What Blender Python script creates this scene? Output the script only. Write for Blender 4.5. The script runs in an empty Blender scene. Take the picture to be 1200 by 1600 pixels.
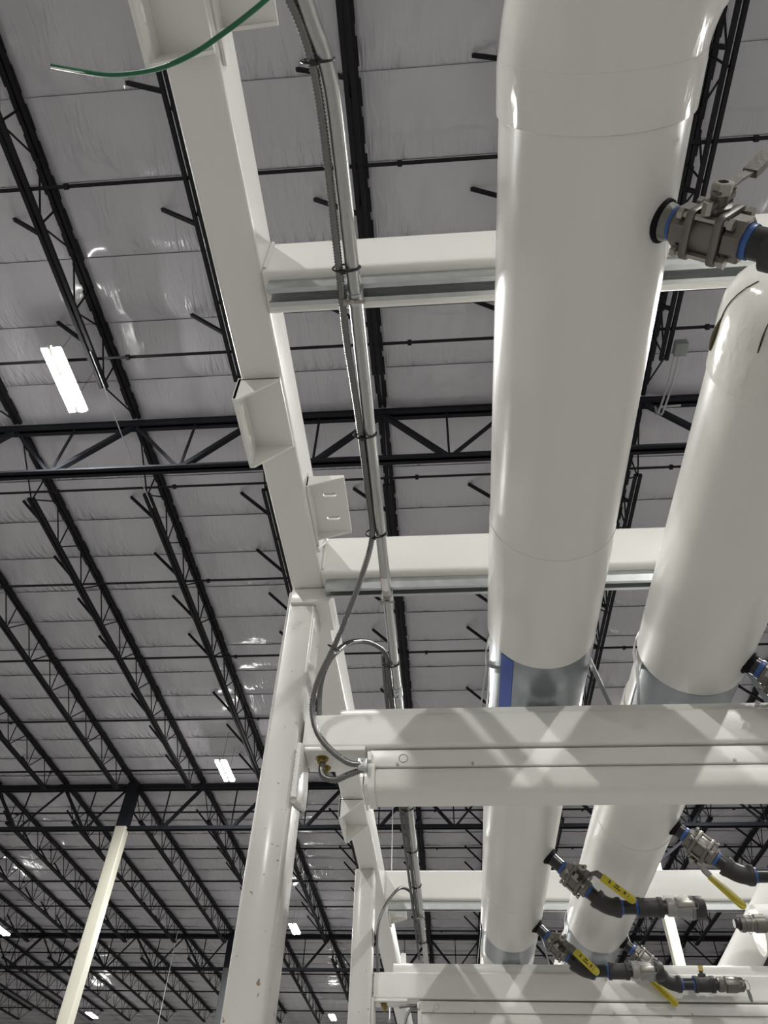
import bpy, bmesh, math, random
from mathutils import Vector, Matrix

random.seed(7)
SC = bpy.context.scene
COL = SC.collection
OZ = 1.5                      # eye height over the floor; all coordinates below are relative to the eye
R = math.radians

# ------------------------------------------------------------------ camera, world, exposure
cam_d = bpy.data.cameras.new('camera')
cam_d.sensor_fit = 'VERTICAL'
cam_d.sensor_height = 36.0
cam_d.sensor_width = 27.0
cam_d.lens = 36.0 * 1109.0 / 1600.0
cam_d.clip_start = 0.02
cam_d.clip_end = 300
cam = bpy.data.objects.new('camera', cam_d)
COL.objects.link(cam)
cam.matrix_world = Matrix.Translation((0, 0, OZ)) @ (Matrix.Rotation(R(5.73738), 4, 'Z')
    @ Matrix.Rotation(R(137.12627), 4, 'X') @ Matrix.Rotation(R(2.13049), 4, 'Z'))
SC.camera = cam

w = bpy.data.worlds.new('world')
SC.world = w
w.use_nodes = True
w.node_tree.nodes['Background'].inputs[0].default_value = (0.9, 0.95, 1.0, 1)
w.node_tree.nodes['Background'].inputs[1].default_value = 0.02
SC.view_settings.view_transform = 'Standard'
SC.view_settings.look = 'None'
SC.view_settings.exposure = 0.66
SC.view_settings.gamma = 1.0
SC.view_settings.use_curve_mapping = False
LAMP_W = 435.0               # watts of one high bay light
LENS_E = 95.0

# ------------------------------------------------------------------ materials
def nd(nt, t, **kw):
    n = nt.nodes.new(t)
    for k, v in kw.items():
        if k.startswith('i_'):
            n.inputs[k[2:].replace('_', ' ')].default_value = v
        else:
            setattr(n, k, v)
    return n

def mat(name, base, rough=0.5, metal=0.0, var=0.0, vscale=8.0, bump=0.0, bscale=30.0, stretch=(1, 1, 1),
        specks=None, coat=0.0, spec=0.5, rvar=0.0, dist=0.01, alpha=1.0, trans=0.0, emit=0.0):
    m = bpy.data.materials.new(name)
    m.use_nodes = True
    nt = m.node_tree
    b = nt.nodes['Principled BSDF']
    b.inputs['Base Color'].default_value = (*base, 1)
    b.inputs['Roughness'].default_value = rough
    b.inputs['Metallic'].default_value = metal
    b.inputs['Coat Weight'].default_value = coat
    b.inputs['Coat Roughness'].default_value = 0.12
    b.inputs['Specular IOR Level'].default_value = spec
    b.inputs['Alpha'].default_value = alpha
    b.inputs['Transmission Weight'].default_value = trans
    if emit:
        b.inputs['Emission Color'].default_value = (1.0, 1.0, 0.97, 1)
        b.inputs['Emission Strength'].default_value = emit
    tc = nd(nt, 'ShaderNodeTexCoord')
    mp = nd(nt, 'ShaderNodeMapping')
    mp.inputs['Scale'].default_value = stretch
    nt.links.new(tc.outputs['Object'], mp.inputs['Vector'])
    if var > 0 or rvar > 0:
        nz = nd(nt, 'ShaderNodeTexNoise', i_Scale=vscale, i_Detail=5.0, i_Roughness=0.6)
        nt.links.new(mp.outputs[0], nz.inputs['Vector'])
        if var > 0:
            mx = nd(nt, 'ShaderNodeMix', data_type='RGBA')
            mx.inputs[6].default_value = (*[max(0, c * (1 - var)) for c in base], 1)
            mx.inputs[7].default_value = (*[min(1, c * (1 + var)) for c in base], 1)
            nt.links.new(nz.outputs[0], mx.inputs[0])
            last = mx.outputs[2]
            if specks:
                n2 = nd(nt, 'ShaderNodeTexNoise', i_Scale=specks[0], i_Detail=2.0)
                nt.links.new(mp.outputs[0], n2.inputs['Vector'])
                cr = nd(nt, 'ShaderNodeValToRGB')
                cr.color_ramp.elements[0].position = specks[1]
                cr.color_ramp.elements[1].position = specks[1] + 0.04
                nt.links.new(n2.outputs[0], cr.inputs[0])
                m3 = nd(nt, 'ShaderNodeMix', data_type='RGBA')
                m3.inputs[7].default_value = (*specks[2], 1)
                nt.links.new(cr.outputs[0], m3.inputs[0])
                nt.links.new(last, m3.inputs[6])
                last = m3.outputs[2]
            nt.links.new(last, b.inputs['Base Color'])
        if rvar > 0:
            mr = nd(nt, 'ShaderNodeMapRange')
            mr.inputs[3].default_value = max(0.02, rough - rvar)
            mr.inputs[4].default_value = min(1, rough + rvar)
            nt.links.new(nz.outputs[0], mr.inputs[0])
            nt.links.new(mr.outputs[0], b.inputs['Roughness'])
    if bump > 0:
        n3 = nd(nt, 'ShaderNodeTexNoise', i_Scale=bscale, i_Detail=4.0, i_Roughness=0.55)
        nt.links.new(mp.outputs[0], n3.inputs['Vector'])
        bp = nd(nt, 'ShaderNodeBump', i_Strength=bump, i_Distance=dist)
        nt.links.new(n3.outputs[0], bp.inputs['Height'])
        nt.links.new(bp.outputs[0], b.inputs['Normal'])
    return m

M = {}
M['white'] = mat('white_gloss_paint', (0.78, 0.775, 0.74), 0.30, var=0.03, vscale=3, bump=0.12, bscale=140, dist=0.002, coat=0.25)
M['white_worn'] = mat('white_paint_scuffed', (0.575, 0.565, 0.535), 0.33, var=0.06, vscale=9, bump=0.10, bscale=90, dist=0.002,
                      specks=(48, 0.685, (0.22, 0.16, 0.10)), coat=0.2)
M['weld'] = mat('painted_weld', (0.72, 0.715, 0.69), 0.28, bump=0.5, bscale=220, dist=0.004, coat=0.4)
M['jacket'] = mat('white_pvc_jacket', (0.76, 0.75, 0.72), 0.26, var=0.02, vscale=2, bump=0.25, bscale=7, dist=0.006, stretch=(1, 0.35, 1))
M['elbow_jacket'] = mat('shiny_pvc_elbow', (0.75, 0.74, 0.70), 0.16, var=0.03, vscale=5, bump=0.5, bscale=8, dist=0.012, stretch=(1.6, 0.6, 1.0))
M['seam'] = mat('jacket_seam', (0.45, 0.44, 0.42), 0.5)
M['fiberglass'] = mat('fiberglass', (0.045, 0.038, 0.012), 0.95, var=0.3, vscale=60)
M['galv'] = mat('galvanized_steel', (0.50, 0.52, 0.52), 0.36, metal=0.85, var=0.16, vscale=40, rvar=0.1)
M['shield'] = mat('galvanized_shield', (0.30, 0.33, 0.35), 0.30, metal=0.75, var=0.10, vscale=30, rvar=0.06)
M['conduit'] = mat('conduit_steel', (0.42, 0.42, 0.41), 0.30, metal=0.95, var=0.08, vscale=20, rvar=0.08, stretch=(3, 0.3, 3))
M['armour'] = mat('armoured_cable_steel', (0.19, 0.19, 0.186), 0.34, metal=0.95, var=0.12, vscale=50)
M['cast'] = mat('cast_stainless', (0.185, 0.174, 0.160), 0.42, metal=0.85, var=0.2, vscale=40, bump=0.25, bscale=200, dist=0.002)
M['bolt'] = mat('bolt_steel', (0.36, 0.34, 0.31), 0.34, metal=0.9, var=0.15, vscale=90)
M['zinc'] = mat('yellow_zinc', (0.27, 0.21, 0.06), 0.38, metal=0.85, var=0.3, vscale=90)
M['brass'] = mat('brass_plug', (0.30, 0.22, 0.07), 0.4, metal=0.85, var=0.2, vscale=90)
M['black_pipe'] = mat('black_pipe', (0.012, 0.012, 0.014), 0.28, var=0.2, vscale=30)
M['iron'] = mat('malleable_iron', (0.026, 0.0245, 0.0235), 0.52, var=0.25, vscale=40, bump=0.3, bscale=180, dist=0.002)
M['rubber'] = mat('black_rubber', (0.005, 0.005, 0.006), 0.75, spec=0.2, bump=0.6, bscale=120, dist=0.004)
M['sealant'] = mat('grey_sealant', (0.16, 0.16, 0.14), 0.45, var=0.5, vscale=60, bump=0.8, bscale=90, dist=0.006)
M['tape'] = mat('blue_thread_tape', (0.03, 0.10, 0.32), 0.38, var=0.25, vscale=70)
M['blue_foam'] = mat('blue_tape', (0.07, 0.12, 0.42), 0.5, var=0.1, vscale=20)
M['yellow'] = mat('yellow_grip', (0.56, 0.47, 0.025), 0.42, var=0.12, vscale=40)
M['print'] = mat('black_print', (0.03, 0.03, 0.02), 0.6)
M['tagmetal'] = mat('steel_tag', (0.22, 0.22, 0.22), 0.4, metal=0.8, var=0.1)
M['wrap'] = mat('clear_plastic_wrap', (0.9, 0.9, 0.9), 0.12, bump=1.0, bscale=60, dist=0.01, alpha=0.22)
M['green'] = mat('green_wire', (0.008, 0.12, 0.05), 0.35)
M['wiretip'] = mat('pale_wire_end', (0.75, 0.80, 0.72), 0.4)
M['black_plastic'] = mat('black_plastic', (0.006, 0.006, 0.007), 0.4)
M['fixture'] = mat('white_enamel', (0.80, 0.795, 0.765), 0.34, var=0.01, vscale=4)
M['lens'] = mat('frosted_lens', (0.78, 0.77, 0.73), 0.38, spec=0.4)
M['red'] = mat('red_label', (0.5, 0.03, 0.03), 0.5)
M['steel'] = mat('black_painted_steel', (0.010, 0.0105, 0.013), 0.7, spec=0.25, var=0.25, vscale=4)
M['steel2'] = mat('dark_grey_painted_steel', (0.014, 0.0155, 0.020), 0.8, spec=0.2, var=0.2, vscale=4)
M['cream'] = mat('cream_paint', (0.62, 0.605, 0.51), 0.4, var=0.05, vscale=2)
M['grey_paint'] = mat('grey_paint', (0.10, 0.105, 0.11), 0.45, var=0.06, vscale=2)
M['box'] = mat('grey_box', (0.22, 0.24, 0.23), 0.5)
M['concrete'] = mat('sealed_concrete', (0.24, 0.235, 0.228), 0.42, var=0.12, vscale=0.6)
M['wallpaint'] = mat('off_white_wall', (0.55, 0.54, 0.52), 0.7, var=0.04, vscale=0.4)
M['deck'] = mat('roof_deck', (0.2, 0.2, 0.2), 0.8)
M['glow'] = mat('lit_led_lens', (0.9, 0.9, 0.9), 0.4, emit=LENS_E)

def vinyl():
    m = mat('white_vinyl_insulation_facing', (0.50, 0.490, 0.525), 0.15, spec=0.7)
    nt = m.node_tree
    b = nt.nodes['Principled BSDF']
    tc = nd(nt, 'ShaderNodeTexCoord')
    def noise(scale, rot, sc, det, dis):
        mp = nd(nt, 'ShaderNodeMapping')
        mp.inputs['Scale'].default_value = scale
        mp.inputs['Rotation'].default_value = (0, 0, R(rot))
        nt.links.new(tc.outputs['Object'], mp.inputs['Vector'])
        n = nd(nt, 'ShaderNodeTexNoise', i_Scale=sc, i_Detail=det, i_Roughness=0.5, i_Distortion=dis)
        nt.links.new(mp.outputs[0], n.inputs['Vector'])
        return n.outputs[0]
    def op(o, x, y):
        n = nd(nt, 'ShaderNodeMath', operation=o)
        for i, q in enumerate((x, y)):
            if isinstance(q, float): n.inputs[i].default_value = q
            else: nt.links.new(q, n.inputs[i])
        return n.outputs[0]
    def band(x, lo, hi):
        n = nd(nt, 'ShaderNodeMapRange')
        n.inputs[1].default_value, n.inputs[2].default_value = lo, hi
        nt.links.new(x, n.inputs[0])
        return n.outputs[0]
    soft = noise((1.2, 0.7, 1.0), 10, 0.9, 2.0, 0.3)
    crease_a = noise((6.5, 1.2, 1.0), 16, 1.3, 2.0, 0.9)
    crease_b = noise((5.5, 1.3, 1.0), -24, 1.2, 2.0, 0.9)
    sx = nd(nt, 'ShaderNodeSeparateXYZ')
    nt.links.new(tc.outputs['Object'], sx.inputs[0])
    edge = op('ADD', band(sx.outputs[1], 0.55, 1.0), 0.30)
    pa = op('MULTIPLY', band(noise((1, 1, 1), 0, 0.6, 1.0, 0.0), 0.42, 0.58), edge)
    pb = op('MULTIPLY', band(noise((1, 1, 1), 40, 0.55, 1.0, 0.0), 0.46, 0.62), edge)
    h = op('ADD', op('MULTIPLY', soft, 1.1), op('ADD', op('MULTIPLY', op('MULTIPLY', crease_a, pa), 0.62), op('MULTIPLY', op('MULTIPLY', crease_b, pb), 0.62)))
    bp = nd(nt, 'ShaderNodeBump', i_Strength=0.9, i_Distance=0.12)
    nt.links.new(h, bp.inputs['Height'])
    nt.links.new(bp.outputs[0], b.inputs['Normal'])
    return m
M['vinyl'] = vinyl()

# ------------------------------------------------------------------ mesh building
def frame(d, up=None):
    d = Vector(d).normalized()
    if up is None:
        up = Vector((0, 0, 1)) if abs(d.z) < 0.9 else Vector((0, 1, 0))
    up = Vector(up)
    u = up.cross(d).normalized()
    return d, u, d.cross(u).normalized()

class MB:
    def __init__(s):
        s.v, s.f = [], []

    def add(s, vs, fs):
        n = len(s.v)
        s.v += [Vector(p) for p in vs]
        s.f += [[n + i for i in f] for f in fs]
        return s

    def box(s, x0, x1, y0, y1, z0, z1):
        vs = [(x, y, z) for x in (x0, x1) for y in (y0, y1) for z in (z0, z1)]
        return s.add(vs, [(0, 1, 3, 2), (4, 6, 7, 5), (0, 4, 5, 1), (2, 3, 7, 6), (0, 2, 6, 4), (1, 5, 7, 3)])

    def prism(s, prof, o, u, v, wv):
        """profile points (a, b) -> o + a u + b v, pushed along the vector wv"""
        o, u, v, wv = Vector(o), Vector(u), Vector(v), Vector(wv)
        n = len(prof)
        a = [o + u * p[0] + v * p[1] for p in prof]
        vs = a + [p + wv for p in a]
        fs = [(i, (i + 1) % n, n + (i + 1) % n, n + i) for i in range(n)]
        return s.add(vs, fs + [tuple(range(n - 1, -1, -1)), tuple(range(n, 2 * n))])

    def bar(s, p, q, w, h, up=None):
        p, q = Vector(p), Vector(q)
        d, u, v = frame(q - p, up)
        return s.prism([(-w / 2, -h / 2), (w / 2, -h / 2), (w / 2, h / 2), (-w / 2, h / 2)], p, u, v, q - p)

    def tube(s, path, r, seg=12, caps=True, closed=False):
        P = [Vector(p) for p in path]
        n = len(P)
        rr = r if isinstance(r, (list, tuple)) else [r] * n
        T = []
        for i in range(n):
            a = P[(i - 1) % n] if (i or closed) else P[0]
            b = P[(i + 1) % n] if (i < n - 1 or closed) else P[-1]
            T.append((b - a).normalized())
        d, u, v = frame(T[0])
        vs = []
        for i in range(n):
            u = (u - T[i] * u.dot(T[i])).normalized()
            v = T[i].cross(u)
            for k in range(seg):
                a = 2 * math.pi * k / seg
                vs.append(P[i] + (u * math.cos(a) + v * math.sin(a)) * rr[i])
        fs = []
        for i in range(n if closed else n - 1):
            j = (i + 1) % n
            for k in range(seg):
                l = (k + 1) % seg
                fs.append((i * seg + k, i * seg + l, j * seg + l, j * seg + k))
        if caps and not closed:
            fs.append(tuple(range(seg - 1, -1, -1)))
            fs.append(tuple((n - 1) * seg + k for k in range(seg)))
        return s.add(vs, fs)

    def lathe(s, o, d, prof, seg=20, up=None, rot=0.0):
        """prof: (t along d, radius)"""
        o = Vector(o)
        d, u, v = frame(d, up)
        vs = []
        for t, r in prof:
            for k in range(seg):
                a = 2 * math.pi * k / seg + rot
                vs.append(o + d * t + (u * math.cos(a) + v * math.sin(a)) * r)
        fs = []
        for i in range(len(prof) - 1):
            for k in range(seg):
                l = (k + 1) % seg
                fs.append((i * seg + k, i * seg + l, (i + 1) * seg + l, (i + 1) * seg + k))
        fs.append(tuple(range(seg - 1, -1, -1)))
        fs.append(tuple((len(prof) - 1) * seg + k for k in range(seg)))
        return s.add(vs, fs)

    def arcshell(s, path, r, th, a0, a1, seg=24, bend=None):
        """an open gutter: part of a tube round a straight axis p -> q, angles measured from +X in the XZ plane"""
        p, q = Vector(path[0]), Vector(path[1])
        vs = []
        for pt in (p, q):
            for rad in (r, r - th):
                for k in range(seg + 1):
                    a = R(a0 + (a1 - a0) * k / seg)
                    vs.append(pt + Vector((math.cos(a) * rad, 0, math.sin(a) * rad)))
        n = seg + 1
        fs = []
        for k in range(seg):
            fs.append((k, 2 * n + k, 2 * n + k + 1, k + 1))
            fs.append((n + k, n + k + 1, 3 * n + k + 1, 3 * n + k))
            fs.append((k, k + 1, n + k + 1, n + k))
            fs.append((2 * n + k, 3 * n + k, 3 * n + k + 1, 2 * n + k + 1))
        fs.append((0, n, 3 * n, 2 * n))
        fs.append((n - 1, 3 * n - 1, 4 * n - 1, 2 * n - 1))
        return s.add(vs, fs)

    def mesh(s, name, m, org=(0, 0, 0), bevel=0.0, smooth=40):
        me = bpy.data.meshes.new(name)
        o = Vector(org)
        me.from_pydata([tuple(p - o) for p in s.v], [], s.f)
        bm = bmesh.new()
        bm.from_mesh(me)
        bmesh.ops.recalc_face_normals(bm, faces=bm.faces)
        if bevel > 0:
            es = [e for e in bm.edges if len(e.link_faces) == 2 and e.calc_face_angle(0) > 0.6]
            bmesh.ops.bevel(bm, geom=es, offset=bevel, segments=2, affect='EDGES', profile=0.5)
        bm.to_mesh(me)
        bm.free()
        me.materials.append(m)
        if smooth:
            me.shade_smooth()
            me.set_sharp_from_angle(angle=R(smooth))
        return me

def rrect(x0, x1, y0, y1, r, n=4):
    pts = []
    for cx, cy, a0 in ((x1 - r, y1 - r, 0), (x0 + r, y1 - r, 90), (x0 + r, y0 + r, 180), (x1 - r, y0 + r, 270)):
        for k in range(n + 1):
            a = R(a0 + 90 * k / n)
            pts.append((cx + r * math.cos(a), cy + r * math.sin(a)))
    return pts

def circ(r, n, o=(0, 0)):
    return [(o[0] + r * math.cos(2 * math.pi * k / n), o[1] + r * math.sin(2 * math.pi * k / n)) for k in range(n)]

def tag(o, label=None, cat=None, group=None, kind=None):
    if label: o['label'] = label
    if cat: o['category'] = cat
    if group: o['group'] = group
    if kind: o['kind'] = kind
    return o

class Thing:
    def __init__(s, name, loc, label=None, cat=None, group=None, kind=None):
        s.loc = Vector(loc)
        s.o = bpy.data.objects.new(name, None)
        s.o.empty_display_size = 0.1
        COL.objects.link(s.o)
        s.o.location = s.loc + Vector((0, 0, OZ))
        tag(s.o, label, cat, group, kind)

    def part(s, name, mb, m, parent=None, label=None, bevel=0.0, smooth=40, kind=None):
        me = mb.mesh(name, M[m], s.loc, bevel, smooth)
        o = bpy.data.objects.new(name, me)
        COL.objects.link(o)
        o.parent = parent or s.o
        tag(o, label, kind=kind)
        return o

def solo(name, mb, m, label=None, cat=None, group=None, kind=None, bevel=0.0, smooth=40):
    xs = [p.x for p in mb.v]; ys = [p.y for p in mb.v]; zs = [p.z for p in mb.v]
    org = Vector(((min(xs) + max(xs)) / 2, (min(ys) + max(ys)) / 2, min(zs)))
    o = bpy.data.objects.new(name, mb.mesh(name, M[m], org, bevel, smooth))
    COL.objects.link(o)
    o.location = org + Vector((0, 0, OZ))
    return tag(o, label, cat, group, kind)

def copy_tree(o, parent=None):
    c = o.copy()
    COL.objects.link(c)
    if parent: c.parent = parent
    for ch in o.children:
        copy_tree(ch, c)
    return c

def inview(p, m=30):
    q = cam.matrix_world.inverted() @ (Vector(p) + Vector((0, 0, OZ)))
    if q.z > -0.05: return False
    x, y = 600 + 1109 * q.x / -q.z, 800 - 1109 * q.y / -q.z
    return -m < x < 1200 + m and -m < y < 1600 + m

ORD = ['first', 'second', 'third', 'fourth', 'fifth', 'sixth', 'seventh', 'eighth', 'ninth', 'tenth', 'eleventh', 'twelfth',
       'thirteenth', 'fourteenth', 'fifteenth', 'sixteenth', 'seventeenth', 'eighteenth']

# ------------------------------------------------------------------ the hall
GY = [-6.8, 7.14, 20.9, 35.2, 49.4]       # girder lines
ZJ, ZT = 9.7, 10.4                        # joist bottom chord, joist top
JS = 0.2285 * 9.7
def jx(j): return -0.083 * 9.7 + JS * j
X0, X1, Y0, Y1 = jx(-17) , jx(14), -26.0, 56.0

solo('floor', MB().box(X0, X1, Y0, Y1, -OZ - 0.2, -OZ), 'concrete', kind='structure', smooth=0)
solo('wall_back', MB().box(X0, X1, Y1, Y1 + 0.2, -OZ, 10.8), 'wallpaint', kind='structure', smooth=0)
solo('wall_front', MB().box(X0, X1, Y0 - 0.2, Y0, -OZ, 10.8), 'wallpaint', kind='structure', smooth=0)
solo('wall_left', MB().box(X0 - 0.2, X0, Y0 - 0.2, Y1 + 0.2, -OZ, 10.8), 'wallpaint', kind='structure', smooth=0)
solo('wall_right', MB().box(X1, X1 + 0.2, Y0 - 0.2, Y1 + 0.2, -OZ, 10.8), 'wallpaint', kind='structure', smooth=0)
ceil = solo('ceiling', MB().box(X0, X1, Y0, Y1, 10.62, 10.8), 'deck', kind='structure', smooth=0)

def strip_mesh(seed, wd):
    """one run of facing, hung between two seams and pinned along every joist"""
    rnd = random.Random(seed)
    mb = MB()
    nx, ny = 12, 12
    bays = range(-17, 14)
    cols, vs = 0, []
    amp = {b: (0.02 + 0.05 * rnd.random(), rnd.random() * 6.28, rnd.random() - 0.5) for b in bays}
    for b in bays:
        for i in range(nx + (1 if b == 13 else 0)):
            cols += 1
            fx = i / nx
            a, ph, sk = amp[b]
            for k in range(ny + 1):
                t = k / ny
                arch = (4 * t * (1 - t)) ** 0.7
                pin = min(1.0, 7 * fx, 7 * (1 - fx)) ** 0.6
                z = -0.05 * (math.sin(math.pi * t ** 1.7)) * pin * (1 + 0.5 * sk) - 0.017 * (1 - t) * (0.4 + 0.6 * pin)
                z -= 0.7 * a * arch * (4 * fx * (1 - fx))
                z += 0.010 * math.sin(11 * fx + ph + 3 * t) * arch
                z += 0.006 * (rnd.random() - 0.5) * arch
                vs.append((jx(b) + fx * JS, t * wd, z))
    fs = [(c * (ny + 1) + k, (c + 1) * (ny + 1) + k, (c + 1) * (ny + 1) + k + 1, c * (ny + 1) + k + 1)
          for c in range(cols - 1) for k in range(ny)]
    # turned-up lip at the far seam
    base = len(vs)
    for c in range(cols):
        p = vs[c * (ny + 1) + ny]
        vs.append((p[0], p[1] - 0.012, p[2] + 0.05))
    fs += [(c * (ny + 1) + ny, (c + 1) * (ny + 1) + ny, base + c + 1, base + c) for c in range(cols - 1)]
    mb.add(vs, fs)
    me = mb.mesh('insulation_strip', M['vinyl'], (0, 0, 0), 0, 30)
    # faces look down
    if sum(p.normal.z for p in me.polygons) > 0:
        me.flip_normals()
    return me
WD = 1.085
SM = [strip_mesh(s, WD) for s in range(5)]
k = 0
y = 2.0 - WD * 8
while y < Y1 - WD:
    o = bpy.data.objects.new('insulation_strip', SM[k * 3 % 5])
    COL.objects.link(o)
    o.parent = ceil
    o.location = Vector((0, y, 10.475)) + Vector((0, 0, OZ)) - ceil.location
    y += WD
    k += 1

# ------------------------------------------------------------------ high bay lights
def high_bay(x, y, z, label):
    t = Thing('high_bay_light', (x, y, z), label, 'light', 'high bay lights under the roof')
    h = MB().box(x - .032, x + .032, y - .58, y + .58, z + .010, z + .075).box(x - .165, x + .165, y - .58, y + .58, z + .058, z + .085)
    t.part('housing', h, 'fixture', bevel=.006)
    for s in (-1, 1):
        t.part('led_tube', MB().prism(rrect(x + s * .092 - .055, x + s * .092 + .055, z + .006, z + .062, .026), (0, y - .57, 0), (1, 0, 0), (0, 0, 1), (0, 1.14, 0)), 'glow')
    t.part('end_cap', MB().box(x - .03, x + .03, y - .63, y - .58, z, z + .05), 'fixture', bevel=.005)
    for s in (-1, 1):
        t.part('hanger_cord', MB().tube([(x, y + s * .4, z + .07), (x + .02, y + s * .4, 10.42)], .004, 5), 'grey_paint')
    L = bpy.data.lights.new('high_bay_lamp', 'AREA')
    L.shape = 'RECTANGLE'
    L.size, L.size_y = 0.30, 1.14
    L.energy = LAMP_W
    L.color = (1.0, 0.985, 0.95)
    lo = bpy.data.objects.new('high_bay_lamp', L)
    COL.objects.link(lo)
    lo.parent = t.o
    lo.location = (0, 0, -0.003)

high_bay(-5.68, 5.67, 9.4, 'twin-tube LED high bay light shining in front of the nearest black girder')
high_bay(-6.0, 18.27, 9.4, 'twin-tube LED high bay light shining just before the second girder')
high_bay(-6.15, 31.4, 9.4, 'small glowing high bay light between the two near white rack posts')
high_bay(-6.35, 45.6, 9.4, 'faint distant high bay light low beside the second white rack post')
high_bay(-19.8, 45.8, 9.4, 'faint distant high bay light low beside the cream building column')
high_bay(-17.92, 30.5, 9.05, 'distant high bay light cut by the edge beyond the second girder')
for (x, y, n) in ((6.6, 18.3, 'twin-tube high bay light hidden over the second white pipe'), (6.6, 31.4, 'high bay light far behind the second white pipe'),
                  (6.6, 5.67, 'twin-tube high bay light above the brown-grey valve'), (6.6, -7.3, 'high bay light behind the viewer over the pipes'),
                  (-5.7, -7.3, 'high bay light behind the viewer beyond the rack rail'), (-18.4, 18.4, 'high bay light far off beyond the cream column'),
                  (-18.4, 5.6, 'high bay light far out beside the nearest girder'), (-5.7, -20.0, 'last high bay light behind the viewer beyond the rail'),
                  (6.6, -20.0, 'last high bay light behind the viewer over the pipes'), (19, 5.7, 'high bay light in the next aisle by the nearest girder'),
                  (19, 18.3, 'high bay light in the next aisle by the second girder'), (19, -7.3, 'high bay light in the next aisle behind the viewer'),
                  (-18.4, -7.3, 'high bay light in the far aisle behind the viewer')):
    high_bay(x, y, 9.4, n)

# ------------------------------------------------------------------ roof joists
BR_OFF = [1.8, 3.4, 4.8, 6.2, 8.7, 10.3, 11.95]
def joist_proto(b):
    L = GY[b + 1] - GY[b]
    t = Thing('bar_joist', (0, GY[b], ZT), 'x', 'joist', 'black bar joists under the roof')
    y0 = GY[b]
    tc = MB()
    for s in (-1, 1):
        tc.box(s * .042 - .028, s * .042 + .028, y0 + .06, y0 + L - .06, ZT - .045, ZT + .02)
    for i in range(int(L / .45)):               # ragged facing tabs taped along the top chord
        yy = y0 + .2 + i * .45
        tc.box(-.078 - .026 * random.random(), -.069, yy, yy + .34, ZT - .03, ZT + .01)
        tc.box(.069, .078 + .026 * random.random(), yy + .1, yy + .42, ZT - .03, ZT + .01)
    t.part('top_chord', tc, 'steel', smooth=0)
    bc = MB()
    ya, yb = y0 + 1.15, y0 + L - 1.15
    for s in (-1, 1):
        bc.box(s * .042 - .026, s * .042 + .026, ya, yb, ZJ - .03, ZJ + .03)
    t.part('bottom_chord', bc, 'steel', smooth=0)
    n = int(round((yb - ya - .1) / 1.25))
    sp = (yb - ya - .1) / n
    rods = []
    for i in range(n + 1):
        yn = ya + .05 + i * sp
        rods.append(((0, yn, ZJ + .02), (0, yn - sp / 2, ZT - .03)))
        rods.append(((0, yn, ZJ + .02), (0, yn, ZT - .03)))
        rods.append(((0, yn, ZJ + .02), (0, yn + sp / 2, ZT - .03)))
    rods[0] = ((0, ya + .02, ZJ), (0, y0 + .12, ZT - .03))
    rods[-1] = ((0, yb - .02, ZJ), (0, y0 + L - .12, ZT - .03))
    if b < 2:
        # three shared rod meshes, one object for each rod
        for i, (p, q) in enumerate(rods):
            t.part('web_rod', MB().tube([p, q], .015, 6), 'steel', smooth=60)
    else:
        mb = MB()
        for p, q in rods: mb.tube([p, q], .015, 5)
        t.part('web', mb, 'steel', smooth=60, kind='stuff')
    if b < 3:
        for off in BR_OFF:
            yy = y0 + off
            t.part('flange_brace', MB().bar((-.03, yy, ZJ), (-.70, yy, ZT - .02), .05, .05, (0, 1, 0)), 'steel', smooth=0)
    return t.o

BAY = ['before the first girder', 'between first and second girders', 'between second and third girders', 'beyond the third girder']
for b in range(4):
    proto = joist_proto(b)
    used = False
    for j in range(-14, 13):
        x = jx(j)
        if not any(inview((x, GY[b] + (GY[b + 1] - GY[b]) * k / 40, z), 60) for k in range(41) for z in (ZJ, ZT)):
            continue
        if j == 0:
            lab = 'black bar joist over the silver conduit, ' + BAY[b]
        elif j < 0:
            lab = 'black bar joist, %s from the conduit towards the cream column, %s' % (ORD[-j - 1], BAY[b])
        else:
            lab = 'black bar joist, %s from the conduit over the pipes, %s' % (ORD[j - 1], BAY[b])
        o = copy_tree(proto) if used else proto
        used = True
        o.location = (x, GY[b], ZT + OZ)
        o['label'] = lab

# bridging bars along the joist bottoms
BY = [2.906, 5.48, 8.17, 10.75, 13.4, 16.1, 18.8, 21.5, 24.3, 27.2, 29.8, 32.6, 35.8, 38.9, 42.1, 45.8]
cnt = [0] * 5
for y in BY:
    b = max(i for i in range(4) if GY[i] < y)
    cnt[b] += 1
    mb = MB()
    mb.box(X0 + .1, X1 - .1, y - .025, y + .025, ZJ + .030, ZJ + .038)
    mb.box(X0 + .1, X1 - .1, y + .017, y + .025, ZJ + .030, ZJ + .085)
    t = Thing('bridging_bar', (0, y, ZJ), 'thin black bridging bar across the joists, %s row %s' % (ORD[cnt[b] - 1], BAY[b]), 'bridging bar',
              'bridging bars across the joists')
    t.part('angle_bar', mb, 'steel', smooth=0)
    cl = None
    for j in range(-14, 13):
        xx = jx(j) + 0.55
        if not inview((xx, y, ZJ)): continue
        if cl is None:
            cl = t.part('splice_clip', MB().box(xx - .03, xx + .03, y - .034, y + .034, ZJ + .0, ZJ + .06), 'steel', smooth=0)
            base = xx
        elif j % 2 == 0 and y < 36:
            c = cl.copy(); COL.objects.link(c); c.parent = t.o
            c.location = (xx - base, 0, 0)

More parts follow.
